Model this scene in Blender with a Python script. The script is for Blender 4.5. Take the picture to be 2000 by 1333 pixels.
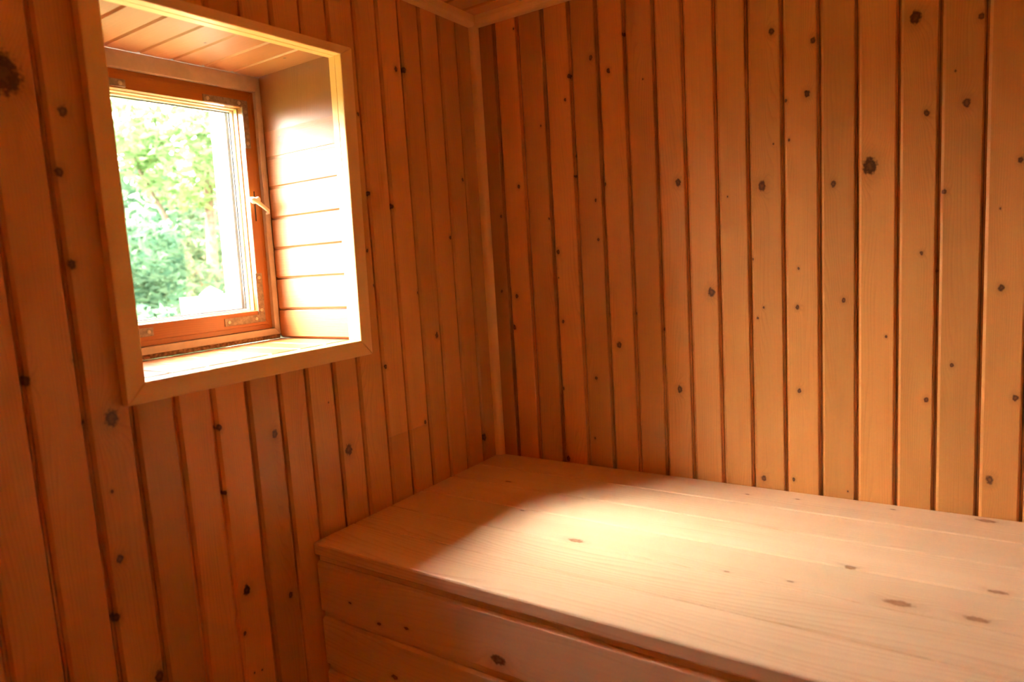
import bpy, bmesh, math, random
from mathutils import Vector, Matrix

for o in list(bpy.data.objects):
    bpy.data.objects.remove(o, do_unlink=True)
scene = bpy.context.scene
COL = scene.collection
ZB = 0.9                                  # height of the bench top above the floor

# ------------------------------------------------------------------ camera
cam_data = bpy.data.cameras.new('camera')
cam_data.sensor_width = 36.0
cam_data.lens = 1308.14 * 36.0 / 2000.0
cam_data.clip_start = 0.02
cam = bpy.data.objects.new('camera', cam_data)
COL.objects.link(cam)
_r = Vector((0.83307, 0.54986, -0.06045)).normalized()
_u = Vector((-0.01604, 0.13325, 0.99095)).normalized()
_f = Vector((-0.55294, 0.82456, -0.11983)).normalized()
_m = Matrix((_r, _u, -_f)).transposed().to_4x4()
_m.translation = Vector((1.19249, -1.67110, 0.59905 + ZB))
cam.matrix_world = _m
cam_data.dof.use_dof = True
cam_data.dof.focus_distance = 1.75
cam_data.dof.aperture_fstop = 2.6
scene.camera = cam

# ------------------------------------------------------------------ light
SUN_TO = Vector((1.0, 0.66, -1.14)).normalized()      # travel direction of the sunlight
SUN_STRENGTH = 0.9
SKY_STRENGTH = 4.2
scene.view_settings.view_transform = 'Standard'
scene.view_settings.look = 'None'
scene.view_settings.gamma = 1.0
scene.view_settings.use_curve_mapping = False
scene.view_settings.exposure = 0.75

scene.cycles.max_bounces = 10
scene.cycles.diffuse_bounces = 8
scene.cycles.glossy_bounces = 3
scene.cycles.caustics_reflective = False
scene.cycles.caustics_refractive = False
scene.cycles.use_adaptive_sampling = True
scene.cycles.adaptive_threshold = 0.2
scene.cycles.adaptive_min_samples = 16

world = bpy.data.worlds.new('hazy_sky')
scene.world = world
world.use_nodes = True
wn = world.node_tree.nodes
wl = world.node_tree.links
wn.clear()
w_out = wn.new('ShaderNodeOutputWorld')
w_bg = wn.new('ShaderNodeBackground')
w_sky = wn.new('ShaderNodeTexSky')
w_sky.sky_type = 'NISHITA'
w_sky.sun_disc = False
w_sky.sun_elevation = math.asin(-SUN_TO.z)
w_sky.sun_rotation = math.atan2(-SUN_TO.x, -SUN_TO.y)
w_sky.altitude = 0
w_sky.air_density = 1.0
w_sky.dust_density = 4.2
w_sky.ozone_density = 1.0
w_hsv = wn.new('ShaderNodeHueSaturation')
w_hsv.inputs['Saturation'].default_value = 0.15
w_tint = wn.new('ShaderNodeMix')
w_tint.data_type = 'RGBA'
w_tint.blend_type = 'MULTIPLY'
w_tint.inputs[0].default_value = 1.0
w_tint.inputs[7].default_value = (1.0, 0.95, 0.88, 1)
wl.new(w_sky.outputs[0], w_hsv.inputs['Color'])
wl.new(w_hsv.outputs[0], w_tint.inputs[6])
wl.new(w_tint.outputs[2], w_bg.inputs['Color'])
w_bg.inputs['Strength'].default_value = SKY_STRENGTH
wl.new(w_bg.outputs[0], w_out.inputs['Surface'])

sun_data = bpy.data.lights.new('sun', 'SUN')
sun_data.energy = SUN_STRENGTH
sun_data.angle = math.radians(5)
sun_data.color = (1.0, 0.96, 0.90)
sun = bpy.data.objects.new('sun', sun_data)
sun.rotation_euler = SUN_TO.to_track_quat('-Z', 'Y').to_euler()
sun.location = (-6, -5, 8)
COL.objects.link(sun)

# ------------------------------------------------------------------ helpers
def tag(o, label=None, cat=None, group=None, kind=None):
    if label: o['label'] = label
    if cat: o['category'] = cat
    if group: o['group'] = group
    if kind: o['kind'] = kind
    return o

def link(o, parent=None):
    COL.objects.link(o)
    if parent is not None:
        o.parent = parent
        o.matrix_parent_inverse = parent.matrix_world.inverted()
    return o

def empty(name, loc):
    o = bpy.data.objects.new(name, None)
    o.empty_display_size = 0.05
    COL.objects.link(o)
    o.location = loc
    o.matrix_world = Matrix.Translation(Vector(loc))
    return o

def frame(origin, X, Z):
    """matrix with local X (width) and Z (length) along the given directions, Y = Z x X (outward face)"""
    X = Vector(X).normalized(); Z = Vector(Z).normalized()
    Y = Z.cross(X).normalized()
    X = Y.cross(Z).normalized()
    m = Matrix((X, Y, Z)).transposed().to_4x4()
    m.translation = Vector(origin)
    return m

def mesh_obj(name, bm, mat, parent=None, mw=None, smooth=False):
    me = bpy.data.meshes.new(name)
    bmesh.ops.recalc_face_normals(bm, faces=bm.faces)
    bm.to_mesh(me); bm.free()
    if smooth:
        for p in me.polygons: p.use_smooth = True
    o = bpy.data.objects.new(name, me)
    if mat: me.materials.append(mat)
    COL.objects.link(o)
    if parent is not None:
        o.parent = parent
        o.matrix_parent_inverse = parent.matrix_world.inverted()
    if mw is not None:
        o.matrix_world = mw
    return o

def bm_box(bm, x0, x1, y0, y1, z0, z1):
    v = [bm.verts.new((x, y, z)) for x in (x0, x1) for y in (y0, y1) for z in (z0, z1)]
    for f in ((0, 1, 3, 2), (4, 6, 7, 5), (0, 4, 5, 1), (2, 3, 7, 6), (0, 2, 6, 4), (1, 5, 7, 3)):
        bm.faces.new([v[i] for i in f])
    return v

def bm_extrude(bm, prof, z0, z1):
    """prof: closed polygon in local (x, y), extruded along z"""
    a = [bm.verts.new((x, y, z0)) for x, y in prof]
    b = [bm.verts.new((x, y, z1)) for x, y in prof]
    n = len(prof)
    for i in range(n):
        bm.faces.new((a[i], a[(i + 1) % n], b[(i + 1) % n], b[i]))
    bm.faces.new(a[::-1]); bm.faces.new(b)

def bm_prism(bm, front, back):
    a = [bm.verts.new(p) for p in front]
    b = [bm.verts.new(p) for p in back]
    n = len(a)
    bm.faces.new(a); bm.faces.new(b[::-1])
    for i in range(n):
        bm.faces.new((a[i], b[i], b[(i + 1) % n], a[(i + 1) % n]))

def bevel(bm, off, seg=2):
    bmesh.ops.bevel(bm, geom=list(bm.edges), offset=off, segments=seg, profile=0.6, affect='EDGES', clamp_overlap=True)

def bm_tube(bm, pts, radii, seg=12):
    rings = []
    n = len(pts)
    pts = [Vector(p) for p in pts]
    for i, p in enumerate(pts):
        t = (pts[min(i + 1, n - 1)] - pts[max(i - 1, 0)]).normalized()
        a = Vector((0, 0, 1)) if abs(t.z) < 0.9 else Vector((1, 0, 0))
        s = t.cross(a).normalized(); q = t.cross(s)
        r = radii[i] if isinstance(radii, (list, tuple)) else radii
        rings.append([bm.verts.new(p + r * (math.cos(k * 2 * math.pi / seg) * s + math.sin(k * 2 * math.pi / seg) * q)) for k in range(seg)])
    for i in range(n - 1):
        for k in range(seg):
            bm.faces.new((rings[i][k], rings[i][(k + 1) % seg], rings[i + 1][(k + 1) % seg], rings[i + 1][k]))
    bm.faces.new(rings[0]); bm.faces.new(rings[-1])

# ------------------------------------------------------------------ materials
def sock(ng, name, io, typ, val=None):
    s = ng.interface.new_socket(name=name, in_out=io, socket_type=typ)
    if val is not None: s.default_value = val
    return s

def mnode(nt, op, *ins, clamp=False):
    n = nt.nodes.new('ShaderNodeMath'); n.operation = op; n.use_clamp = clamp
    for i, v in enumerate(ins):
        if isinstance(v, (int, float)): n.inputs[i].default_value = v
        else: nt.links.new(v, n.inputs[i])
    return n.outputs[0]

def vnode(nt, op, *ins):
    n = nt.nodes.new('ShaderNodeVectorMath'); n.operation = op
    for i, v in enumerate(ins):
        if isinstance(v, (tuple, list)): n.inputs[i].default_value = v
        else: nt.links.new(v, n.inputs[i])
    return n.outputs['Value'] if op == 'LENGTH' else n.outputs[0]

def cmix(nt, fac, a, b, blend='MIX'):
    n = nt.nodes.new('ShaderNodeMix'); n.data_type = 'RGBA'; n.blend_type = blend
    for s, v in ((n.inputs[0], fac), (n.inputs[6], a), (n.inputs[7], b)):
        if isinstance(v, (int, float)): s.default_value = v
        elif isinstance(v, (tuple, list)): s.default_value = (*v[:3], 1)
        else: nt.links.new(v, s)
    return n.outputs[2]

def maprange(nt, v, a, b, c=0.0, d=1.0, smooth=True):
    n = nt.nodes.new('ShaderNodeMapRange')
    n.interpolation_type = 'SMOOTHSTEP' if smooth else 'LINEAR'
    nt.links.new(v, n.inputs[0])
    for i, x in enumerate((a, b, c, d)): n.inputs[i + 1].default_value = x
    return n.outputs[0]

def noise(nt, vec, scale, detail=2.0, rough=0.5):
    n = nt.nodes.new('ShaderNodeTexNoise')
    nt.links.new(vec, n.inputs['Vector'])
    n.inputs['Scale'].default_value = scale
    n.inputs['Detail'].default_value = detail
    n.inputs['Roughness'].default_value = rough
    return n.outputs[0]

# one knot: mask of the dark eye, a weak halo, and the bend it gives to the grain
KN = bpy.data.node_groups.new('knot', 'ShaderNodeTree')
sock(KN, 'Vector', 'INPUT', 'NodeSocketVector'); sock(KN, 'Center', 'INPUT', 'NodeSocketVector')
sock(KN, 'Inverse', 'INPUT', 'NodeSocketVector'); sock(KN, 'Size', 'INPUT', 'NodeSocketFloat', 0.005)
sock(KN, 'Wobble', 'INPUT', 'NodeSocketFloat', 0.5)
sock(KN, 'Mask In', 'INPUT', 'NodeSocketFloat', 0.0); sock(KN, 'Bend In', 'INPUT', 'NodeSocketFloat', 0.0)
sock(KN, 'Mask', 'OUTPUT', 'NodeSocketFloat'); sock(KN, 'Bend', 'OUTPUT', 'NodeSocketFloat')
gi = KN.nodes.new('NodeGroupInput'); go = KN.nodes.new('NodeGroupOutput')
p_ = vnode(KN, 'MULTIPLY', vnode(KN, 'SUBTRACT', gi.outputs['Vector'], gi.outputs['Center']), gi.outputs['Inverse'])
d_ = vnode(KN, 'LENGTH', p_)
wob = gi.outputs['Wobble']
dw = mnode(KN, 'ADD', d_, mnode(KN, 'MULTIPLY', mnode(KN, 'SUBTRACT', wob, 0.5), 0.9))
core = maprange(KN, dw, 1.15, 0.55)
eye = maprange(KN, dw, 0.05, 0.6, 0.82, 1.0)
halo = maprange(KN, dw, 2.6, 0.9, 0.0, 0.16)
mk = mnode(KN, 'MAXIMUM', mnode(KN, 'MULTIPLY', core, eye), halo)
KN.links.new(mnode(KN, 'MAXIMUM', gi.outputs['Mask In'], mk), go.inputs['Mask'])
gauss = mnode(KN, 'POWER', 2.718, mnode(KN, 'MULTIPLY', mnode(KN, 'MULTIPLY', d_, d_), -0.22))
bend = mnode(KN, 'MULTIPLY', mnode(KN, 'MULTIPLY', gauss, gi.outputs['Size']), 1.9)
KN.links.new(mnode(KN, 'ADD', gi.outputs['Bend In'], bend), go.inputs['Bend'])

# the wood itself: growth rings drawn out along local Z, fibres, knots, varnish
WG = bpy.data.node_groups.new('wood_grain', 'ShaderNodeTree')
for nm, ty, v in (('Vector', 'NodeSocketVector', None), ('Seed', 'NodeSocketVector', None), ('Mask', 'NodeSocketFloat', 0.0),
                  ('Bend', 'NodeSocketFloat', 0.0), ('Light', 'NodeSocketColor', None), ('Dark', 'NodeSocketColor', None),
                  ('Knot', 'NodeSocketColor', None), ('Grain', 'NodeSocketFloat', 0.5), ('Lines', 'NodeSocketFloat', 170.0),
                  ('Roughness', 'NodeSocketFloat', 0.4), ('Coat', 'NodeSocketFloat', 0.2)):
    sock(WG, nm, 'INPUT', ty, v)
sock(WG, 'Shader', 'OUTPUT', 'NodeSocketShader')
gi = WG.nodes.new('NodeGroupInput'); go = WG.nodes.new('NodeGroupOutput')
vs = vnode(WG, 'ADD', gi.outputs['Vector'], gi.outputs['Seed'])
sep = WG.nodes.new('ShaderNodeSeparateXYZ'); WG.links.new(gi.outputs['Vector'], sep.inputs[0])
warp1 = noise(WG, vnode(WG, 'MULTIPLY', vs, (6.0, 6.0, 0.9)), 1.0, 1.0)
warp2 = noise(WG, vnode(WG, 'MULTIPLY', vs, (26.0, 26.0, 3.0)), 1.0, 1.0)
acr = mnode(WG, 'ADD', sep.outputs[0], mnode(WG, 'MULTIPLY', sep.outputs[1], 0.7))
acr = mnode(WG, 'ADD', acr, mnode(WG, 'MULTIPLY', warp1, 0.16))
acr = mnode(WG, 'ADD', acr, mnode(WG, 'MULTIPLY', warp2, 0.032))
acr = mnode(WG, 'ADD', acr, gi.outputs['Bend'])
ph = mnode(WG, 'FRACT', mnode(WG, 'MULTIPLY', acr, gi.outputs['Lines']))
ring = mnode(WG, 'POWER', ph, 3.0)
edge = maprange(WG, ph, 1.0, 0.9)
ring = mnode(WG, 'MULTIPLY', ring, edge)
fib = noise(WG, vnode(WG, 'MULTIPLY', vs, (520.0, 520.0, 9.0)), 1.0, 1.0, 0.6)
blot = noise(WG, vnode(WG, 'MULTIPLY', vs, (14.0, 14.0, 2.5)), 1.0, 2.0)
ring = mnode(WG, 'MULTIPLY', ring, maprange(WG, warp2, 0.3, 0.68, 0.1, 1.0))
fac = mnode(WG, 'MULTIPLY', ring, gi.outputs['Grain'])
fac = mnode(WG, 'ADD', fac, mnode(WG, 'MULTIPLY', mnode(WG, 'SUBTRACT', fib, 0.35), 0.42))
fac = mnode(WG, 'ADD', fac, mnode(WG, 'MULTIPLY', mnode(WG, 'SUBTRACT', blot, 0.45), 0.7), clamp=True)
colr = cmix(WG, fac, gi.outputs['Light'], gi.outputs['Dark'])
colr = cmix(WG, gi.outputs['Mask'], colr, gi.outputs['Knot'])
bs = WG.nodes.new('ShaderNodeBsdfPrincipled')
WG.links.new(colr, bs.inputs['Base Color'])
rr = mnode(WG, 'ADD', gi.outputs['Roughness'], mnode(WG, 'MULTIPLY', mnode(WG, 'SUBTRACT', blot, 0.5), 0.25))
WG.links.new(rr, bs.inputs['Roughness'])
WG.links.new(gi.outputs['Coat'], bs.inputs['Coat Weight'])
bs.inputs['Coat Roughness'].default_value = 0.3
bp = WG.nodes.new('ShaderNodeBump')
bp.inputs['Strength'].default_value = 0.22
bp.inputs['Distance'].default_value = 0.0012
WG.links.new(fib, bp.inputs['Height'])
WG.links.new(bp.outputs[0], bs.inputs['Normal'])
WG.links.new(bs.outputs[0], go.inputs['Shader'])

rng = random.Random(7)
def wood(name, light, dark, knot=(0.05, 0.016, 0.006), tone=1.0, knots=(), grain=0.5, lines=170.0, rough=0.38, coat=0.22):
    """knots: (local x, local z, radius across, radius along)"""
    m = bpy.data.materials.new(name); m.use_nodes = True
    nt = m.node_tree; nt.nodes.clear()
    out = nt.nodes.new('ShaderNodeOutputMaterial')
    tc = nt.nodes.new('ShaderNodeTexCoord')
    g = nt.nodes.new('ShaderNodeGroup'); g.node_tree = WG
    nt.links.new(tc.outputs['Object'], g.inputs['Vector'])
    g.inputs['Seed'].default_value = (rng.uniform(0, 50), rng.uniform(0, 50), rng.uniform(0, 50))
    g.inputs['Light'].default_value = (*[min(0.97, c * tone) for c in light], 1)
    g.inputs['Dark'].default_value = (*[min(0.97, c * tone) for c in dark], 1)
    g.inputs['Knot'].default_value = (*knot, 1)
    g.inputs['Grain'].default_value = grain
    g.inputs['Lines'].default_value = lines * rng.uniform(0.8, 1.25)
    g.inputs['Roughness'].default_value = rough
    g.inputs['Coat'].default_value = coat
    pm = pb = None
    wob = noise(nt, tc.outputs['Object'], 160.0, 1.0) if knots else None
    for kx, kz, ra, rl in knots:
        k = nt.nodes.new('ShaderNodeGroup'); k.node_tree = KN
        nt.links.new(tc.outputs['Object'], k.inputs['Vector'])
        nt.links.new(wob, k.inputs['Wobble'])
        k.inputs['Center'].default_value = (kx, 0, kz)
        k.inputs['Inverse'].default_value = (1 / ra, 0, 1 / rl)
        k.inputs['Size'].default_value = ra
        if pm is not None:
            nt.links.new(pm, k.inputs['Mask In']); nt.links.new(pb, k.inputs['Bend In'])
        pm, pb = k.outputs['Mask'], k.outputs['Bend']
    if pm is not None:
        nt.links.new(pm, g.inputs['Mask']); nt.links.new(pb, g.inputs['Bend'])
    nt.links.new(g.outputs[0], out.inputs['Surface'])
    return m

def plain(name, col, rough=0.5, metal=0.0, nscale=60.0, namt=0.25, bump=0.15):
    m = bpy.data.materials.new(name); m.use_nodes = True
    nt = m.node_tree
    b = nt.nodes['Principled BSDF']
    tc = nt.nodes.new('ShaderNodeTexCoord')
    n = noise(nt, tc.outputs['Object'], nscale, 4.0, 0.6)
    c = cmix(nt, maprange(nt, n, 0.35, 0.7), tuple(x * (1 - namt) for x in col), tuple(min(1, x * (1 + namt * 0.4)) for x in col))
    nt.links.new(c, b.inputs['Base Color'])
    b.inputs['Roughness'].default_value = rough
    b.inputs['Metallic'].default_value = metal
    bb = nt.nodes.new('ShaderNodeBump'); bb.inputs['Strength'].default_value = bump; bb.inputs['Distance'].default_value = 0.001
    nt.links.new(n, bb.inputs['Height']); nt.links.new(bb.outputs[0], b.inputs['Normal'])
    return m

WALL_L, WALL_D = (0.77, 0.375, 0.10), (0.55, 0.215, 0.045)
BENCH_L, BENCH_D = (0.91, 0.70, 0.43), (0.77, 0.52, 0.26)
TRIM_L, TRIM_D = (0.97, 0.66, 0.27), (0.90, 0.53, 0.16)
SASH_L, SASH_D = (0.35, 0.11, 0.006), (0.21, 0.055, 0.003)
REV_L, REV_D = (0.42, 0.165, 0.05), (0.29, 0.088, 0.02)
KNOT_W = (0.10, 0.032, 0.010)
KNOT_B = (0.40, 0.19, 0.07)

M_BACK = wood('dark_backing_wood', (0.30, 0.12, 0.03), (0.2, 0.07, 0.015))
M_PLAINWALL = M_BACK
M_FLOOR = M_BACK

# ------------------------------------------------------------------ boards
def pick_knots(mw, W, L, world_knots, stretch=1.35):
    inv = mw.inverted(); out = []
    for p, r in world_knots:
        q = inv @ Vector(p)
        if -0.004 <= q.x <= W + 0.004 and -0.02 <= q.z <= L + 0.02 and abs(q.y) < 0.05:
            out.append((q.x, q.z, r, r * stretch))
    return out

def wall_profile(W, T, d=0.011, fl=0.0045, ch=0.005):
    """tongue-and-groove board: recessed tongue, chamfer, face, small arris, recess"""
    g = 0.0009
    return [(g, -d), (fl, -d), (fl, -ch), (fl + ch, 0), (W - fl - 0.0016, 0), (W - fl, -0.0016), (W - fl, -d), (W - g, -d), (W - g, -T), (g, -T)]

def board(parent, name, origin, X, Z, W, L, pal, tone=1.0, knots=(), prof=None, T=0.018, **kw):
    mw = frame(origin, X, Z)
    bm = bmesh.new()
    bm_extrude(bm, prof or wall_profile(W, T), 0.0, L)
    kk = pick_knots(mw, W, L, knots, kw.pop('stretch', 1.35))
    return mesh_obj(name, bm, wood(name + '_wood', pal[0], pal[1], tone=tone, knots=kk, **kw), parent, mw)

def P(x, y, z): return Vector((x, y, z + ZB))

H = 1.30                                   # ceiling above the bench
XR, YF = 2.25, -2.45                       # the walls out of view
# ---- shell
def shell(name, boxes, mat):
    bm = bmesh.new()
    for b in boxes: bm_box(bm, *b)
    o = mesh_obj(name, bm, mat)
    o['kind'] = 'structure'
    return o

T0 = 0.018
WIN = (-1.084, -0.550, 0.418, 1.095)       # hole of the window in the left wall (y0, y1, z0, z1)
XO = -0.34                                 # outer face of the left wall
wall_left = shell('wall_left', [
    (XO, -T0, YF - 0.1, WIN[0], -0.06, H + ZB + 0.1),
    (XO, -T0, WIN[1], 0.12, -0.06, H + ZB + 0.1),
    (XO, -T0, WIN[0], WIN[1], -0.06, WIN[2] + ZB),
    (XO, -T0, WIN[0], WIN[1], WIN[3] + ZB, H + ZB + 0.1)], M_BACK)
wall_back = shell('wall_back', [(-T0, XR + 0.1, T0, 0.12, -0.06, H + ZB + 0.1)], M_BACK)
wall_right = shell('wall_right', [(XR + T0, XR + 0.1, YF - 0.1, T0, -0.06, H + ZB + 0.1)], M_PLAINWALL)
wall_front = shell('wall_front', [(-T0, XR + T0, YF - 0.1, YF - T0, -0.06, H + ZB + 0.1)], M_PLAINWALL)
floor = shell('floor', [(-T0, XR + T0, YF - T0, T0, -0.06, -T0)], M_FLOOR)
ceiling = shell('ceiling', [(-T0, XR + T0, YF - T0, T0, H + ZB + T0, H + ZB + 0.1)], M_BACK)

M_SIDE = [wood('pale_bounce_wood', (0.95, 0.70, 0.36), (0.88, 0.58, 0.26), tone=t) for t in (0.95, 1.0, 0.97, 1.02)]  # unseen walls and floor, coloured pale to bounce fill light into the room
def side_board(parent, origin, X, Z, W, L, k):
    bm = bmesh.new(); bm_extrude(bm, wall_profile(W, 0.018), 0.0, L)
    mesh_obj('board', bm, M_SIDE[k % 4], parent, frame(origin, X, Z))
n_ = 32
for k in range(n_):                       # right-hand wall, faces -x
    w = -YF / n_
    side_board(wall_right, P(XR, -k * w, H), (0, -1, 0), (0, 0, -1), w, H + ZB, k)
n_ = 29
for k in range(n_):                       # wall behind the camera, faces +y
    w = XR / n_
    side_board(wall_front, P(k * w, YF, -ZB), (1, 0, 0), (0, 0, 1), w, H + ZB, k + 1)
n_ = 20
for k in range(n_):                       # floor boards, run along x
    w = -YF / n_
    side_board(floor, (0.0, -(k + 1) * w, 0.0), (0, 1, 0), (1, 0, 0), w, XR, k)
# ---- boards of the back wall (right-hand in the picture)
RK = [(0.141, 1.243, 3), (0.376, 1.117, 6), (0.425, 1.073, 6), (0.519, 1.034, 2), (0.308, 1.083, 5), (0.294, 1.023, 4), (0.213, 0.967, 3), (0.315, 0.872, 4), (0.311, 0.817, 3), (0.128, 0.809, 5), (0.401, 0.785, 5), (0.372, 0.746, 4), (0.603, 0.767, 8), (0.06, 0.73, 4), (0.224, 0.709, 3), (0.469, 1.156, 4), (0.831, 1.078, 7), (0.918, 1.04, 6), (0.86, 0.921, 4), (0.905, 0.928, 7), (0.866, 0.833, 3), (0.805, 0.736, 10), (0.832, 0.829, 2), (0.725, 0.72, 2), (0.958, 0.724, 6), (1.03, 0.754, 16), (1.112, 1.041, 12), (1.134, 0.848, 6), (1.202, 0.857, 8), (1.223, 1.017, 6), (1.182, 0.922, 2), (1.166, 0.685, 5), (1.291, 0.733, 5), (1.261, 0.642, 2), (0.248, 0.614, 6), (0.375, 0.64, 4), (0.245, 0.541, 2), (0.099, 0.492, 6), (0.084, 0.398, 7), (0.252, 0.415, 5), (0.424, 0.351, 8), (0.349, 0.255, 5), (0.591, 0.237, 8), (0.396, 0.434, 3), (0.475, 0.437, 4), (0.551, 0.394, 4), (0.242, 0.22, 4), (0.246, 0.01, 7), (0.046, 0.507, 4), (0.68, 0.489, 10), (0.337, 0.08, 3), (0.781, 0.566, 3), (0.884, 0.54, 3), (0.805, 0.449, 3), (0.791, 0.424, 3), (0.881, 0.449, 5), (0.979, 0.464, 5), (1.063, 0.382, 3), (1.128, 0.561, 4), (1.156, 0.522, 3), (0.884, 0.25, 5), (1.14, 0.245, 5), (1.185, 0.323, 4), (1.266, 0.484, 6), (1.294, 0.259, 6), (1.255, 0.081, 8), (0.799, 0.023, 7), (0.869, 0.03, 4), (0.987, 0.017, 2)]
KR = [(P(x, 0, z), r * 0.001) for x, z, r in RK]
xs = [0.0] + [1.3 * v for v in (0.0552, 0.1156, 0.1784, 0.2413, 0.303, 0.3628, 0.4229, 0.4795, 0.5389, 0.596, 0.6555, 0.7151, 0.7729, 0.8327, 0.8889, 0.9484, 1.0059)]
while xs[-1] < XR - 0.09: xs.append(xs[-1] + 0.0765)
xs.append(XR)
tones_r = [0.72, 1.1, 0.85, 1.04, 0.84, 1.0, 0.9, 1.05, 1.12, 1.02, 0.95, 1.06, 0.9, 1.1, 0.97, 0.88, 1.02]
for i in range(len(xs) - 1):
    t = tones_r[i] if i < len(tones_r) else rng.uniform(0.88, 1.1)
    # local x runs to +x, local z runs down, so the chamfer faces the window
    board(wall_back, 'board', P(xs[i], 0, H), (1, 0, 0), (0, 0, -1), xs[i + 1] - xs[i], H + ZB, (WALL_L, WALL_D), t, KR, knot=KNOT_W)

# ---- boards of the left wall (with the window)
LK = [(-1.212, 0.921, 28), (-1.136, 0.878, 8), (-1.153, 0.781, 7), (-1.153, 0.635, 7), (-1.125, 0.374, 13), (-1.24, 0.459, 7), (-1.169, 0.481, 4), (-1.168, 0.375, 5), (-1.14, 0.25, 3), (-1.142, 0.13, 7), (-1.16, 0.031, 7), (-0.932, 0.31, 6), (-0.809, 0.266, 8), (-0.935, 0.179, 4), (-0.913, -0.033, 9), (-0.928, -0.119, 4), (-0.812, -0.091, 6), (-1.103, -0.11, 10), (-0.917, -0.211, 2), (-0.899, -0.215, 2), (-0.659, 0.302, 2), (-0.312, 1.1, 7), (-0.344, 1.095, 6), (-0.489, 0.965, 4), (-0.474, 0.78, 5), (-0.397, 0.752, 6), (-0.497, 0.643, 4), (-0.262, 0.406, 7), (-0.172, 0.672, 5), (-0.097, 0.837, 5), (-0.467, 0.353, 5), (-0.612, 0.178, 12), (-0.337, 0.179, 5), (-0.074, 0.069, 9), (-0.484, 0.557, 4), (-0.326, 0.528, 4)]
KL = [(P(0, y, z), r * 0.001) for y, z, r in LK]
ys = [1.3 * v for v in (-1.0157, -0.9572, -0.8968, -0.8384, -0.7799, -0.7238, -0.6649, -0.6066, -0.5506, -0.4904, -0.432, -0.3681, -0.3084, -0.2462, -0.1869, -0.1248, -0.0631)] + [0.0]
while ys[0] > YF + 0.09: ys.insert(0, ys[0] - 0.0765)
ys.insert(0, YF)
tones_l = {3: 0.85, 4: 1.15, 5: 1.2, 6: 0.85, 7: 1.0, 8: 0.95, 9: 1.0, 10: 1.0, 11: 1.08, 12: 1.12, 13: 0.9, 14: 0.97, 15: 0.88, 16: 0.8}
base = len(ys) - 18
for i in range(len(ys) - 1):
    ya, yb = ys[i], ys[i + 1]
    t = tones_l.get(i - base, rng.uniform(0.9, 1.05))
    spans = [(-ZB, H)]
    if ya > -1.10 and yb < -0.55: spans = [(-ZB, 0.408), (1.10, H)]
    elif i - base in (11, 12): spans = [(-ZB, 0.172), (0.1726, H)]
    for j, (za, zb) in enumerate(spans):
        tt = t if len(spans) == 1 or j == 1 else (t * 0.86 if i - base in (11, 12) else t)
        # local x runs to +y, local z down: chamfer on the camera's side
        if abs(ya + 0.5616) < 0.004:          # this board is cut back beside the window opening
            W = yb - ya; cut = 0.022
            o = board(wall_left, 'board', P(0, ya, zb), (0, 1, 0), (0, 0, -1), W, zb - za, (WALL_L, WALL_D), tt, KL, knot=KNOT_W)
            bm = bmesh.new()
            pr = wall_profile(W, 0.018); pn = [(cut, 0)] + pr[4:8] + [(cut, -0.018)]
            bm_extrude(bm, pr, 0.0, zb - 1.092); bm_extrude(bm, pn, zb - 1.092, zb - 0.405); bm_extrude(bm, pr, zb - 0.405, zb - za)
            bmesh.ops.recalc_face_normals(bm, faces=bm.faces)
            bm.to_mesh(o.data); bm.free()
            continue
        board(wall_left, 'board', P(0, ya, zb), (0, 1, 0), (0, 0, -1), yb - ya, zb - za, (WALL_L, WALL_D), tt, KL, knot=KNOT_W)

# ---- ceiling boards
yy = 0.0
while yy > YF + 0.01:
    w = min(0.0765, yy - YF)
    board(ceiling, 'board', P(0, yy, H), (0, -1, 0), (1, 0, 0), w, XR, (WALL_L, WALL_D), rng.uniform(0.9, 1.05))
    yy -= w

# ---- corner and ceiling trims (rounded strips)
def quarter(leg, n=6):
    """strip in the corner of local +x / +y, nearly flat rounded face"""
    pts = [(0, 0), (leg, 0)]
    for k in range(n + 1):
        a = k / n * math.pi / 2
        bx, by = leg * 0.16 + leg * 0.84 * math.cos(a) ** 0.75 if math.cos(a) > 1e-6 else leg * 0.16, 0
        by = leg * 0.16 + leg * 0.84 * (math.sin(a) ** 0.75 if math.sin(a) > 1e-6 else 0)
        pts.append((bx, by))
    pts.append((0, leg))
    return pts
def trim(name, origin, X, Z, leg, L):
    mw = frame(origin, X, Z)
    bm = bmesh.new()
    bm_extrude(bm, quarter(leg), 0, L)
    o = mesh_obj(name, bm, wood(name + '_wood', TRIM_L, TRIM_D, lines=240, grain=0.35), None, mw)
    o['kind'] = 'structure'
    return o
# vertical: X=+x , Z such that Y=Z x X = -y  -> Z = -z
trim('trim_1', P(0.0, 0.0, H - 0.02), (1, 0, 0), (0, 0, -1), 0.0215, H - 0.02 + ZB)
# along the left wall: X = +x, Y = -z, Z = X x Y = (+x) x (-z) = +y
trim('trim_2', P(0.0, YF, H), (1, 0, 0), (0, 1, 0), 0.027, -YF - 0.0005)
# along the back wall: X = -y, Y = -z, Z = X x Y = (-y) x (-z) = +x
trim('trim_3', P(0.0005, 0.0, H), (0, -1, 0), (1, 0, 0), 0.027, XR - 0.0005)

# ------------------------------------------------------------------ window
def SK(y, z):
    """the window sits slightly out of square in its wall"""
    ty = min(1.0, max(0.0, (y + 1.10) / 0.57)); tz = min(1.2, max(0.0, (z - 0.40) / 0.70))
    return (y + tz * (0.004 + 0.012 * ty), z + ty * (0.004 + 0.006 * tz))
def S(x, y, z):
    y2, z2 = SK(y, z)
    return P(x, y2, z2)

window = empty('window_1', P(0, -0.82, 0.40))
window['kind'] = 'structure'

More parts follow.
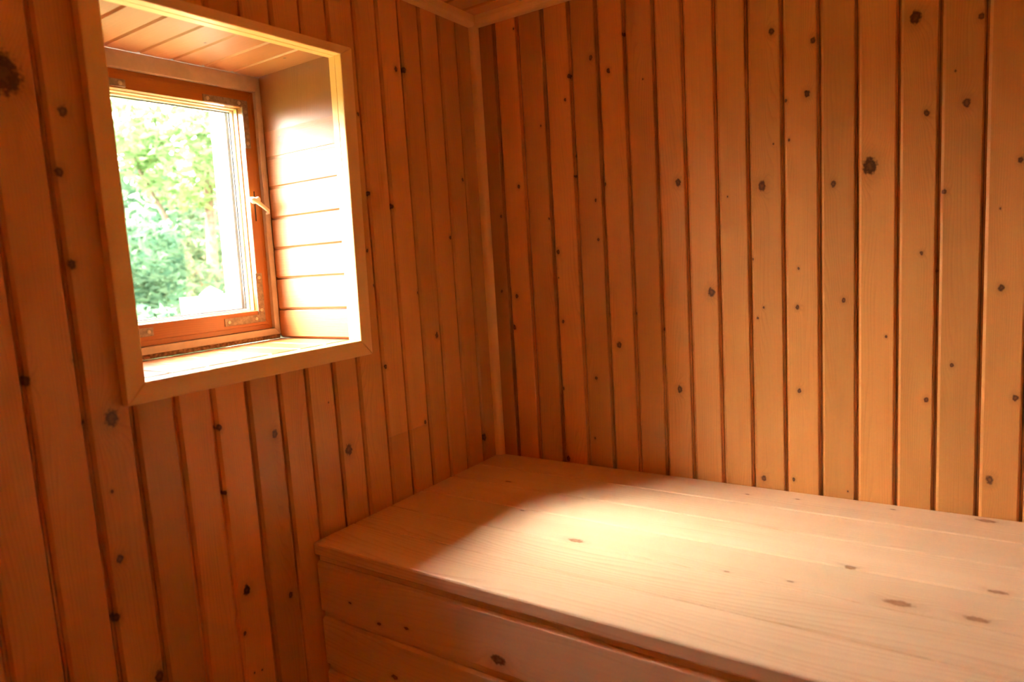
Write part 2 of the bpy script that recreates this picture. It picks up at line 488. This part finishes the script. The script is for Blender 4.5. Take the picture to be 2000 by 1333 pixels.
def member(name, quad, xf, xb, along, matf, parent=window, bev=0.0015, lip=None):
    """a flat wooden piece: quad = 4 (y, z) corners of its face, from x = xf (room side) back to xb"""
    q = [S(xf, *c) for c in quad]
    L = Vector((0, 0, 1)) if along == 'z' else Vector((0, 1, 0))
    mw = frame(q[0], L.cross(Vector((-1, 0, 0))) * -1, L)
    inv = mw.inverted()
    bm = bmesh.new()
    bm_prism(bm, [inv @ S(xf, *c) for c in quad], [inv @ S(xb, *c) for c in quad])
    if bev: bevel(bm, bev)
    if lip:
        bm2 = [inv @ S(x, *c) for x in (xb, lip[1]) for c in lip[0]]
        bm_prism(bm, bm2[:4], bm2[4:])
    return mesh_obj(name, bm, matf() if callable(matf) else matf, parent, mw)

def ring4(names, o, i, xf, xb, matf, bev=0.0015, lips=None):
    """four mitred members of a frame; o and i = (y0, y1, z0, z1) outer and inner edges"""
    quads = [('z', [(o[1], o[2]), (o[1], o[3]), (i[1], i[3]), (i[1], i[2])]),
             ('z', [(o[0], o[2]), (i[0], i[2]), (i[0], i[3]), (o[0], o[3])]),
             ('y', [(o[0], o[2]), (o[1], o[2]), (i[1], i[2]), (i[0], i[2])]),
             ('y', [(o[0], o[3]), (i[0], i[3]), (i[1], i[3]), (o[1], o[3])])]
    return [member(names[0] if al == 'z' else names[1], q, xf, xb, al, matf, bev=bev, lip=(lips[k] if lips else None))
            for k, (al, q) in enumerate(quads)]

# reveal boards: right and left sides (boards lie level, run into the wall), soffit and sill
DEP = 0.272
def rev_mat_kw(): return dict(knot=KNOT_W, lines=200, rough=0.5, coat=0.1)
zs = [0.430, 0.503, 0.582, 0.657, 0.733, 0.809, 0.881, 0.957, 1.034, 1.080]
def rprof(W): return wall_profile(W, 0.010, d=0.005, fl=0.002, ch=0.004)
jk = [(S(-0.21, -0.562, 0.925), 0.010), (S(-0.07, -0.562, 0.99), 0.003), (S(-0.15, -0.562, 0.622), 0.007), (S(-0.13, -0.562, 0.70), 0.003), (S(-0.17, -0.562, 0.715), 0.004)]
for k in range(9):
    za, zb = zs[k], zs[k + 1]
    a = S(-T0, -0.562, za); b = S(-T0, -0.562, zb)
    # face -y: X up, Z = X x Y with Y = -y : z x -y = +x
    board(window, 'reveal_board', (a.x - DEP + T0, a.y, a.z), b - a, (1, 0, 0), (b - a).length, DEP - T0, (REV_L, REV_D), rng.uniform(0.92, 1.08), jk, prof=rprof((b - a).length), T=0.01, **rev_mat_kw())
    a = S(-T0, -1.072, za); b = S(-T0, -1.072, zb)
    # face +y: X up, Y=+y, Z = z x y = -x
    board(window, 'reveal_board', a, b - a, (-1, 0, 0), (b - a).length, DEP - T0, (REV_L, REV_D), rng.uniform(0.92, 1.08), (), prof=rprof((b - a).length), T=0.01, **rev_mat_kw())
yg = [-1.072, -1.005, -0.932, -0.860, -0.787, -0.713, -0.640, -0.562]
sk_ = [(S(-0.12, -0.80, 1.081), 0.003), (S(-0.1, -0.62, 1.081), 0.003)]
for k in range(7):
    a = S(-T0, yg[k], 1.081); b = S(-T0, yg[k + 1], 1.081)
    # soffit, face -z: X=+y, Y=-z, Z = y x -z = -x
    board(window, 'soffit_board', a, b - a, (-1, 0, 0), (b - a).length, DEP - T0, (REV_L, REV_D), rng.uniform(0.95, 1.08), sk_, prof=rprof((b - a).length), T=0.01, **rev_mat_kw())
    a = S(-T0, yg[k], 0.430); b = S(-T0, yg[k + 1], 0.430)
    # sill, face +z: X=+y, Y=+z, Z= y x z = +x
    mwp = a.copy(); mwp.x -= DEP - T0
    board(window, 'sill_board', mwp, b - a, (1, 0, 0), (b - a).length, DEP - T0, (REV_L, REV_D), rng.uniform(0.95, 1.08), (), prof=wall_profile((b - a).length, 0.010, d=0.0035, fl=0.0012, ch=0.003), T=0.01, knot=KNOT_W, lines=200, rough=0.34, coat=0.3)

# casing on the room side
co = (-1.106, -0.529, 0.391, 1.096); ci = (-1.072, -0.564, 0.4285, 1.0755)
lw = 0.004
lips = [([(ci[1], ci[2]), (ci[1], ci[3]), (ci[1] + lw, ci[3]), (ci[1] + lw, ci[2])], -T0),
        ([(ci[0], ci[2]), (ci[0] - lw, ci[2]), (ci[0] - lw, ci[3]), (ci[0], ci[3])], -T0),
        ([(ci[0], ci[2]), (ci[0], ci[2] - lw), (ci[1], ci[2] - lw), (ci[1], ci[2])], -T0),
        ([(ci[0], ci[3]), (ci[1], ci[3]), (ci[1], ci[3] + lw), (ci[0], ci[3] + lw)], -T0)]
ring4(('casing', 'casing'), co, ci, 0.022, 0.0003, lambda: wood('casing_wood', TRIM_L, TRIM_D, lines=260, grain=0.4), bev=0.003, lips=lips)

# pale fixed frame, sealant strip below it
M_PALE = plain('pale_frame_paint', (0.56, 0.48, 0.44), 0.55, nscale=25, namt=0.12)
fo = (-1.0715, -0.5625, 0.441, 1.0805); fi = (-1.034, -0.578, 0.4575, 1.0445)
ring4(('frame_stile', 'frame_rail'), fo, fi, -0.2735, -0.338, M_PALE)
M_SEAL = plain('rough_sealant', (0.34, 0.20, 0.11), 0.9, nscale=140, namt=0.6, bump=1.0)
member('sealant_strip', [(-1.0715, 0.4305), (-0.5625, 0.4305), (-0.5625, 0.4408), (-1.0715, 0.4408)], -0.2765, -0.338, 'y', M_SEAL, bev=0)

# orange sash with its outer lip, stepped glazing rebate, spacer and pane
sm = lambda: wood('sash_wood', SASH_L, SASH_D, lines=230, grain=0.6, rough=0.3, coat=0.5)
so = (-1.0335, -0.5785, 0.458, 1.044); sl = (-1.022, -0.590, 0.470, 1.034); si = (-0.995, -0.615, 0.507, 1.003)
ring4(('sash_lip', 'sash_lip'), so, sl, -0.284, -0.300, sm, bev=0.001)
ring4(('sash_stile', 'sash_rail'), sl, si, -0.280, -0.298, sm)
M_BEAD = wood('bead_wood', (0.85, 0.62, 0.36), (0.72, 0.45, 0.2), lines=240, grain=0.3)
M_GAP = plain('dark_rebate', (0.16, 0.05, 0.02), 0.8)
M_WHITEBEAD = plain('white_bead_paint', (0.86, 0.80, 0.72), 0.45, namt=0.06)
M_SPACER = plain('grey_spacer', (0.20, 0.20, 0.19), 0.4, metal=0.6, namt=0.2)
def off(r, d): return (r[0] + d, r[1] - d, r[2] + d, r[3] - d)
ring4(('rebate_gap', 'rebate_gap'), sl, off(si, -0.002), -0.2982, -0.3005, M_GAP, bev=0)
ring4(('glazing_bead', 'glazing_bead'), sl, off(si, 0.0015), -0.3006, -0.3135, M_BEAD, bev=0.001)
ring4(('rebate_gap', 'rebate_gap'), sl, off(si, 0.0005), -0.3136, -0.3155, M_GAP, bev=0)
ring4(('white_bead', 'white_bead'), sl, off(si, 0.005), -0.3156, -0.3265, M_WHITEBEAD, bev=0.001)
ring4(('glass_spacer', 'glass_spacer'), sl, off(si, 0.0075), -0.3266, -0.3290, M_SPACER, bev=0)
M_GLASS = bpy.data.materials.new('window_glass'); M_GLASS.use_nodes = True
nt = M_GLASS.node_tree; nt.nodes.clear()
o_ = nt.nodes.new('ShaderNodeOutputMaterial'); mx = nt.nodes.new('ShaderNodeMixShader')
tr = nt.nodes.new('ShaderNodeBsdfTransparent'); gl = nt.nodes.new('ShaderNodeBsdfGlossy'); fr = nt.nodes.new('ShaderNodeLayerWeight')
tr.inputs[0].default_value = (0.97, 0.98, 0.97, 1); gl.inputs['Roughness'].default_value = 0.02; fr.inputs[0].default_value = 0.5
sch = mnode(nt, 'ADD', mnode(nt, 'MULTIPLY', mnode(nt, 'POWER', fr.outputs['Facing'], 5.0), 0.96), 0.04)
nt.links.new(sch, mx.inputs[0]); nt.links.new(tr.outputs[0], mx.inputs[1]); nt.links.new(gl.outputs[0], mx.inputs[2])
nt.links.new(mx.outputs[0], o_.inputs['Surface'])
gp = off(si, -0.004)
member('pane', [(gp[0], gp[2]), (gp[1], gp[2]), (gp[1], gp[3]), (gp[0], gp[3])], -0.3292, -0.3332, 'z', M_GLASS, bev=0)

# corner brackets and their screws
M_STEEL = plain('dull_bracket_steel', (0.30, 0.24, 0.19), 0.55, metal=0.3, nscale=120, namt=0.3, bump=0.2)
M_SCREW = plain('screw_steel', (0.60, 0.52, 0.42), 0.3, metal=0.9, nscale=300)
M_DARK = plain('dark_slot', (0.015, 0.008, 0.005), 0.8)
def bracket(yc, zc, ly, lz, w):
    """L plate: outer corner (yc, zc), arms of signed length ly and lz, width w"""
    sy, sz = (1 if ly > 0 else -1), (1 if lz > 0 else -1)
    pts = [(yc, zc), (yc + ly, zc), (yc + ly, zc + sz * w), (yc + sy * w, zc + sz * w), (yc + sy * w, zc + lz), (yc, zc + lz)]
    bm = bmesh.new()
    bm_prism(bm, [S(-0.2775, *p) for p in pts], [S(-0.2805, *p) for p in pts])
    bevel(bm, 0.0005, 1)
    b = mesh_obj('corner_bracket', bm, M_STEEL, window)
    for (a, c) in ((ly - sy * 0.011, sz * w * 0.5), (sy * (w + 0.008), sz * w * 0.5), (sy * w * 0.5, lz - sz * 0.011), (sy * w * 0.5, sz * (w + 0.012))):
        bm = bmesh.new()
        c0 = S(-0.2779, yc + a, zc + c)
        bm_tube(bm, [c0, c0 + Vector((0.0010, 0, 0)), c0 + Vector((0.0018, 0, 0)), c0 + Vector((0.0021, 0, 0))], [0.0046, 0.0045, 0.0032, 0.0012], 12)
        bm_box(bm, c0.x + 0.0019, c0.x + 0.0023, c0.y - 0.003, c0.y + 0.003, c0.z - 0.0005, c0.z + 0.0005)
        mesh_obj('screw', bm, M_SCREW, b)
bracket(-0.601, 0.478, -0.114, 0.122, 0.0185)
bracket(-0.600, 1.020, -0.116, -0.114, 0.0155)
bracket(-1.006, 0.480, 0.117, 0.122, 0.0185)
bracket(-1.006, 1.022, 0.117, -0.114, 0.0155)

# lock slot and handle
slot = member('lock_slot', [(-0.6040, 0.729), (-0.6010, 0.729), (-0.6005, 0.802), (-0.6030, 0.802)], -0.2790, -0.2803, 'z', M_DARK, bev=0)
M_WHITE = plain('white_handle_enamel', (0.86, 0.76, 0.66), 0.3, nscale=90, namt=0.12)
bm = bmesh.new()
hb = P(-0.279, -0.598, 0.786)
bm_tube(bm, [hb, hb + Vector((0.003, 0, 0)), hb + Vector((0.005, 0, 0)), hb + Vector((0.018, -0.002, 0)), hb + Vector((0.022, -0.002, 0)), hb + Vector((0.024, -0.002, 0))],
        [0.009, 0.009, 0.006, 0.006, 0.0075, 0.004], 16)
handle = mesh_obj('handle', bm, M_WHITE, window, smooth=True)
bm = bmesh.new()
lv = [(-0.262, -0.622, 0.788), (-0.259, -0.612, 0.786), (-0.257, -0.602, 0.780), (-0.258, -0.590, 0.772), (-0.260, -0.578, 0.765), (-0.262, -0.570, 0.760), (-0.264, -0.568, 0.755), (-0.268, -0.573, 0.752)]
bm_tube(bm, [P(*p) for p in lv], [0.004, 0.0064, 0.0060, 0.0048, 0.0044, 0.0044, 0.0042, 0.002], 12)
mesh_obj('lever', bm, M_WHITE, handle, smooth=True)

# cream boards lining the outside of the opening
M_CREAM = plain('cream_exterior_paint', (0.88, 0.80, 0.68), 0.6, nscale=14, namt=0.08)
for (q, xf, xb, al) in (
        ([(-0.623, 0.46), (-0.550, 0.46), (-0.550, 1.05), (-0.623, 1.05)], -0.3405, -0.405, 'z'),
        ([(-1.075, 0.46), (-1.005, 0.46), (-1.005, 1.05), (-1.075, 1.05)], -0.3405, -0.405, 'z'),
        ([(-1.08, 0.44), (-0.545, 0.44), (-0.545, 0.459), (-1.08, 0.459)], -0.3405, -0.46, 'y')):
    member('exterior_board', q, xf, xb, al, M_CREAM)

# ------------------------------------------------------------------ bench
bench = tag(empty('sauna_bench', (0.0, -0.37, 0.0)), 'pale pine sauna bench with planked top and boarded front, built into the corner', 'bench')
BKn = [(0.526, -0.48, 9), (0.18, -0.22, 5), (0.329, -0.383, 3), (1.036, -0.365, 6), (1.12, -0.469, 11), (1.226, -0.47, 9), (0.843, -0.481, 3), (0.952, -0.469, 3), (1.25, -0.026, 9), (0.775, -0.064, 3), (0.886, -0.051, 3), (1.081, -0.033, 3), (1.256, -0.359, 7)]
KB = [(P(x, y, 0), r * 0.001) for x, y, r in BKn]
PW = 0.1235
BX0, BX1 = 0.004, XR - 0.004
tones_b = [0.98, 1.0, 1.04, 0.97, 1.0, 1.03]
for k in range(6):
    y1 = -k * PW - (0.002 if k == 0 else 0.0013); y0 = -(k + 1) * PW + (0.0013 if k < 5 else 0.0)
    W = y1 - y0; T = 0.029; c = 0.0032
    rf = 0.0045 if k == 5 else c
    # local x to +y (x=0 is the front edge), face up, length to +x
    prof = [(0, -rf), (rf * 0.3, -rf * 0.3), (rf, 0), (W - c, 0), (W, -c), (W, -T), (rf * 0.6, -T), (0, -T + rf * 0.6)]
    board(bench, 'top_plank', P(BX0, y0, 0), (0, 1, 0), (1, 0, 0), W, BX1 - BX0, (BENCH_L, BENCH_D), tones_b[k], KB, prof=prof, knot=KNOT_B,
          stretch=2.3, lines=120 if k < 4 else 90, grain=0.8 if k < 4 else 1.1, rough=0.5, coat=0.08)
FKn = [(0.1, -0.121, 3), (0.185, -0.147, 4), (0.263, -0.136, 4), (0.492, -0.137, 11), (0.217, -0.258, 6)]
KF = [(P(x, -0.738, z), r * 0.001) for x, z, r in FKn]
FY = -0.7375
zt = -0.0335
for k in range(7):
    W = min(0.1285, zt + ZB - 0.004)
    d = 0.0085; fl = 0.012 if k == 0 else 0.017
    # local x runs down from the top edge; face -y ; Z = X x Y = (-z) x (-y) = -x
    gp_ = 0.0025
    prof = [(gp_, -d), (fl, -d), (fl, -0.005), (fl + 0.005, -0.0004), (fl + 0.007, 0), (W - 0.002, 0), (W, -0.0018), (W, -0.022), (gp_, -0.022)]
    board(bench, 'front_board', P(BX1, FY, zt), (0, 0, -1), (-1, 0, 0), W, BX1 - BX0, (BENCH_L, BENCH_D), [1.03, 1.0, 1.03][k % 3], KF, prof=prof,
          knot=(0.2, 0.07, 0.02), lines=120 if k == 0 else 85, grain=0.55 if k == 0 else 0.95, rough=0.48, coat=0.1, stretch=1.7)
    zt -= W
M_BENCHFRAME = wood('bench_frame_wood', (0.4, 0.22, 0.09), (0.25, 0.12, 0.04))
for bx in (0.05, 0.75, 1.45, 2.15):
    bm = bmesh.new()
    bm_box(bm, bx - 0.022, bx + 0.022, -0.7150, -0.010, ZB - 0.075, ZB - 0.0295)
    bm_box(bm, bx - 0.022, bx + 0.022, -0.7150, -0.672, 0.0, ZB - 0.075)
    bm_box(bm, bx - 0.022, bx + 0.022, -0.055, -0.010, 0.0, ZB - 0.075)
    mesh_obj('support_frame', bm, M_BENCHFRAME, bench)

# ------------------------------------------------------------------ paper card outside the pane
M_PAPER = bpy.data.materials.new('printed_white_paper'); M_PAPER.use_nodes = True
nt = M_PAPER.node_tree; b = nt.nodes['Principled BSDF']
tc = nt.nodes.new('ShaderNodeTexCoord')
sp = nt.nodes.new('ShaderNodeSeparateXYZ'); nt.links.new(tc.outputs['Object'], sp.inputs[0])
def blob(cy, cz, ry, rz):
    a = mnode(nt, 'DIVIDE', mnode(nt, 'SUBTRACT', sp.outputs[1], cy), ry)
    c = mnode(nt, 'DIVIDE', mnode(nt, 'SUBTRACT', sp.outputs[2], cz), rz)
    d = mnode(nt, 'SQRT', mnode(nt, 'ADD', mnode(nt, 'MULTIPLY', a, a), mnode(nt, 'MULTIPLY', c, c)))
    return maprange(nt, d, 1.0, 0.8)
scr = maprange(nt, noise(nt, tc.outputs['Object'], 330.0, 3.0, 0.7), 0.54, 0.60)
scr2 = maprange(nt, noise(nt, vnode(nt, 'ADD', tc.outputs['Object'], (3.1, 1.7, 0.4)), 420.0, 3.0, 0.7), 0.52, 0.60)
c1 = cmix(nt, mnode(nt, 'MULTIPLY', scr, blob(0.072, 0.028, 0.016, 0.008)), (0.86, 0.84, 0.82), (0.12, 0.13, 0.16))
red = mnode(nt, 'MAXIMUM', blob(0.040, 0.020, 0.007, 0.018), blob(0.146, 0.024, 0.007, 0.018))
c1 = cmix(nt, mnode(nt, 'MULTIPLY', scr2, red), c1, (0.55, 0.22, 0.20))
nt.links.new(c1, b.inputs['Base Color']); b.inputs['Roughness'].default_value = 0.8
pt = nt.nodes.new('ShaderNodeBsdfTranslucent'); pmx = nt.nodes.new('ShaderNodeMixShader'); pmx.inputs[0].default_value = 0.5
nt.links.new(c1, pt.inputs[0]); nt.links.new(b.outputs[0], pmx.inputs[1]); nt.links.new(pt.outputs[0], pmx.inputs[2])
nt.links.new(pmx.outputs[0], nt.nodes['Material Output'].inputs['Surface'])
card = tag(empty('paper_card', P(-0.352, -0.777, 0.4632)), 'white paper card with small printed marks leaning outside the window pane', 'paper')
def sheet(name, pts, x0, lean, th):
    bm = bmesh.new()
    fr_ = [Vector((x0 - lean * pz, py, pz)) for py, pz in pts]
    bm_prism(bm, fr_, [p + Vector((-th, 0, 0)) for p in fr_])
    return mesh_obj(name, bm, M_PAPER, card, Matrix.Translation(P(-0.352, -0.777, 0.4632)))
sheet('sheet', [(0, 0), (0.158, 0), (0.160, 0.098), (0.118, 0.0965), (0.060, 0.0945), (0.003, 0.0945)], 0.0, 0.06, 0.0008)
sheet('backing_sheet', [(0.052, 0), (0.118, 0), (0.120, 0.101), (0.100, 0.112), (0.088, 0.118), (0.070, 0.109), (0.055, 0.098)], -0.0012, 0.06, 0.0008)

# ------------------------------------------------------------------ garden outside
M_GROUND = plain('garden_grass', (0.16, 0.22, 0.07), 0.9, nscale=3, namt=0.5)
bm = bmesh.new(); bm_box(bm, -40, XO - 0.02, -30, 40, -0.45, -0.25)
g_ = mesh_obj('ground', bm, M_GROUND); g_['kind'] = 'structure'

def leaf_mat(name, c1, c2):
    m = bpy.data.materials.new(name); m.use_nodes = True
    nt = m.node_tree; nt.nodes.clear()
    o = nt.nodes.new('ShaderNodeOutputMaterial'); mx = nt.nodes.new('ShaderNodeMixShader')
    d = nt.nodes.new('ShaderNodeBsdfDiffuse'); t = nt.nodes.new('ShaderNodeBsdfTranslucent')
    ge = nt.nodes.new('ShaderNodeNewGeometry')
    c = cmix(nt, ge.outputs['Random Per Island'], c1, c2)
    nt.links.new(c, d.inputs[0]); nt.links.new(c, t.inputs[0]); mx.inputs[0].default_value = 0.5
    nt.links.new(d.outputs[0], mx.inputs[1]); nt.links.new(t.outputs[0], mx.inputs[2]); nt.links.new(mx.outputs[0], o.inputs['Surface'])
    return m
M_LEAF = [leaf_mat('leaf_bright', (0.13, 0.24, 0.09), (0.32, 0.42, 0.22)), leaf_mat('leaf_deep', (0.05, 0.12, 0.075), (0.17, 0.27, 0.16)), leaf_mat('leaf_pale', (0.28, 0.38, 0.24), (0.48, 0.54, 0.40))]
M_BARK = plain('bark', (0.20, 0.14, 0.10), 0.9, nscale=18, namt=0.5, bump=0.6)

def tree(name, loc, blobs, n, size, mat, trunk, label, cat, seed):
    r = random.Random(seed)
    root = tag(empty(name, loc), label, cat, 'trees and shrubs outside the window')
    V, F = [], []
    tot = sum(b[3] * b[3] for b in blobs)
    for (bx, by, bz, br) in blobs:
        for _ in range(int(n * br * br / tot)):
            d = Vector((r.gauss(0, 1), r.gauss(0, 1), r.gauss(0, 1))).normalized() * br * (0.45 + 0.6 * r.random() ** 0.6)
            p = Vector((bx, by, bz)) + Vector((d.x, d.y, d.z * 0.85))
            a = Vector((r.gauss(0, 1), r.gauss(0, 1), r.gauss(0, 0.6))).normalized()
            c = a.cross(Vector((r.gauss(0, 1), r.gauss(0, 1), r.gauss(0, 1)))).normalized()
            s = size * r.uniform(0.6, 1.3); i = len(V)
            nrm = a.cross(c) * (s * 0.12)
            V += [p - a * s, p + c * s * 0.45 + nrm, p + a * s, p - c * s * 0.45 + nrm]
            F.append((i, i + 1, i + 2)); F.append((i, i + 2, i + 3))
    me = bpy.data.meshes.new('foliage'); me.from_pydata(V, [], F); me.materials.append(mat)
    o = bpy.data.objects.new('foliage', me); COL.objects.link(o); o.parent = root; o['kind'] = 'stuff'
    bm = bmesh.new()
    for pts, rad in trunk: bm_tube(bm, pts, rad, 8)
    mesh_obj('trunk', bm, M_BARK, root, Matrix.Translation(Vector(loc)), smooth=True)
    return root

GZ = -0.25
def trk(h, r0, lean=(0, 0), br=()):
    t = [([(0, 0, -0.05), (lean[0] * 0.4, lean[1] * 0.4, h * 0.4), (lean[0], lean[1], h)], [r0, r0 * 0.8, r0 * 0.4])]
    for b in br: t.append(([(lean[0] * 0.5, lean[1] * 0.5, h * 0.5), b], [r0 * 0.5, r0 * 0.2]))
    return t
tree('tree', (-5.2, 2.32, GZ), [(0.1, -0.1, 2.9, 0.55), (0.2, 0.55, 3.0, 0.6), (-0.3, -0.6, 3.2, 0.5), (0, 0.2, 3.8, 0.5)], 5200, 0.055, M_LEAF[0],
     trk(2.9, 0.085, (0.1, 0.1), [(0.2, 0.5, 2.9), (-0.2, -0.5, 3.0)]), 'slender tree with a bare brown trunk seen through the right of the window', 'tree', 1)
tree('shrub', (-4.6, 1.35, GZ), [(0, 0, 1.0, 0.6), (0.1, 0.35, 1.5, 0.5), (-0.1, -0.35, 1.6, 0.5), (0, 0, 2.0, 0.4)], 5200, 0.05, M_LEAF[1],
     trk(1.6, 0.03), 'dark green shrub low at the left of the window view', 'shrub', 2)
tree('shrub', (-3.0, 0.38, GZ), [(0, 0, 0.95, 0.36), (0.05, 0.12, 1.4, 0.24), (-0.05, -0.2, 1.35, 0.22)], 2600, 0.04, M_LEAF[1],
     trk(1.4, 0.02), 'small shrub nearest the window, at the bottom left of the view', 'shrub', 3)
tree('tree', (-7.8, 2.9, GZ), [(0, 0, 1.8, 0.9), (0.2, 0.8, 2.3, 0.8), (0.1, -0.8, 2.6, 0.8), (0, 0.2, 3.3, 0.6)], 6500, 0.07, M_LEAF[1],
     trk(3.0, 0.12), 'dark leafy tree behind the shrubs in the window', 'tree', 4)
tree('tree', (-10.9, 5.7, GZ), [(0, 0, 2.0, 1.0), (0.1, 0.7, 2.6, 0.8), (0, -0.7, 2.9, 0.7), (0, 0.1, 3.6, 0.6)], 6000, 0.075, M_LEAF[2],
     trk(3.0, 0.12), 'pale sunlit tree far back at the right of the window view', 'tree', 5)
tree('tree', (-7.2, -0.9, GZ), [(0, 0, 1.8, 0.9), (0.2, 0.7, 2.3, 0.7), (0.1, -0.7, 2.5, 0.7)], 4000, 0.07, M_LEAF[0],
     trk(2.6, 0.1), 'leafy tree outside beyond the left edge of the window', 'tree', 6)
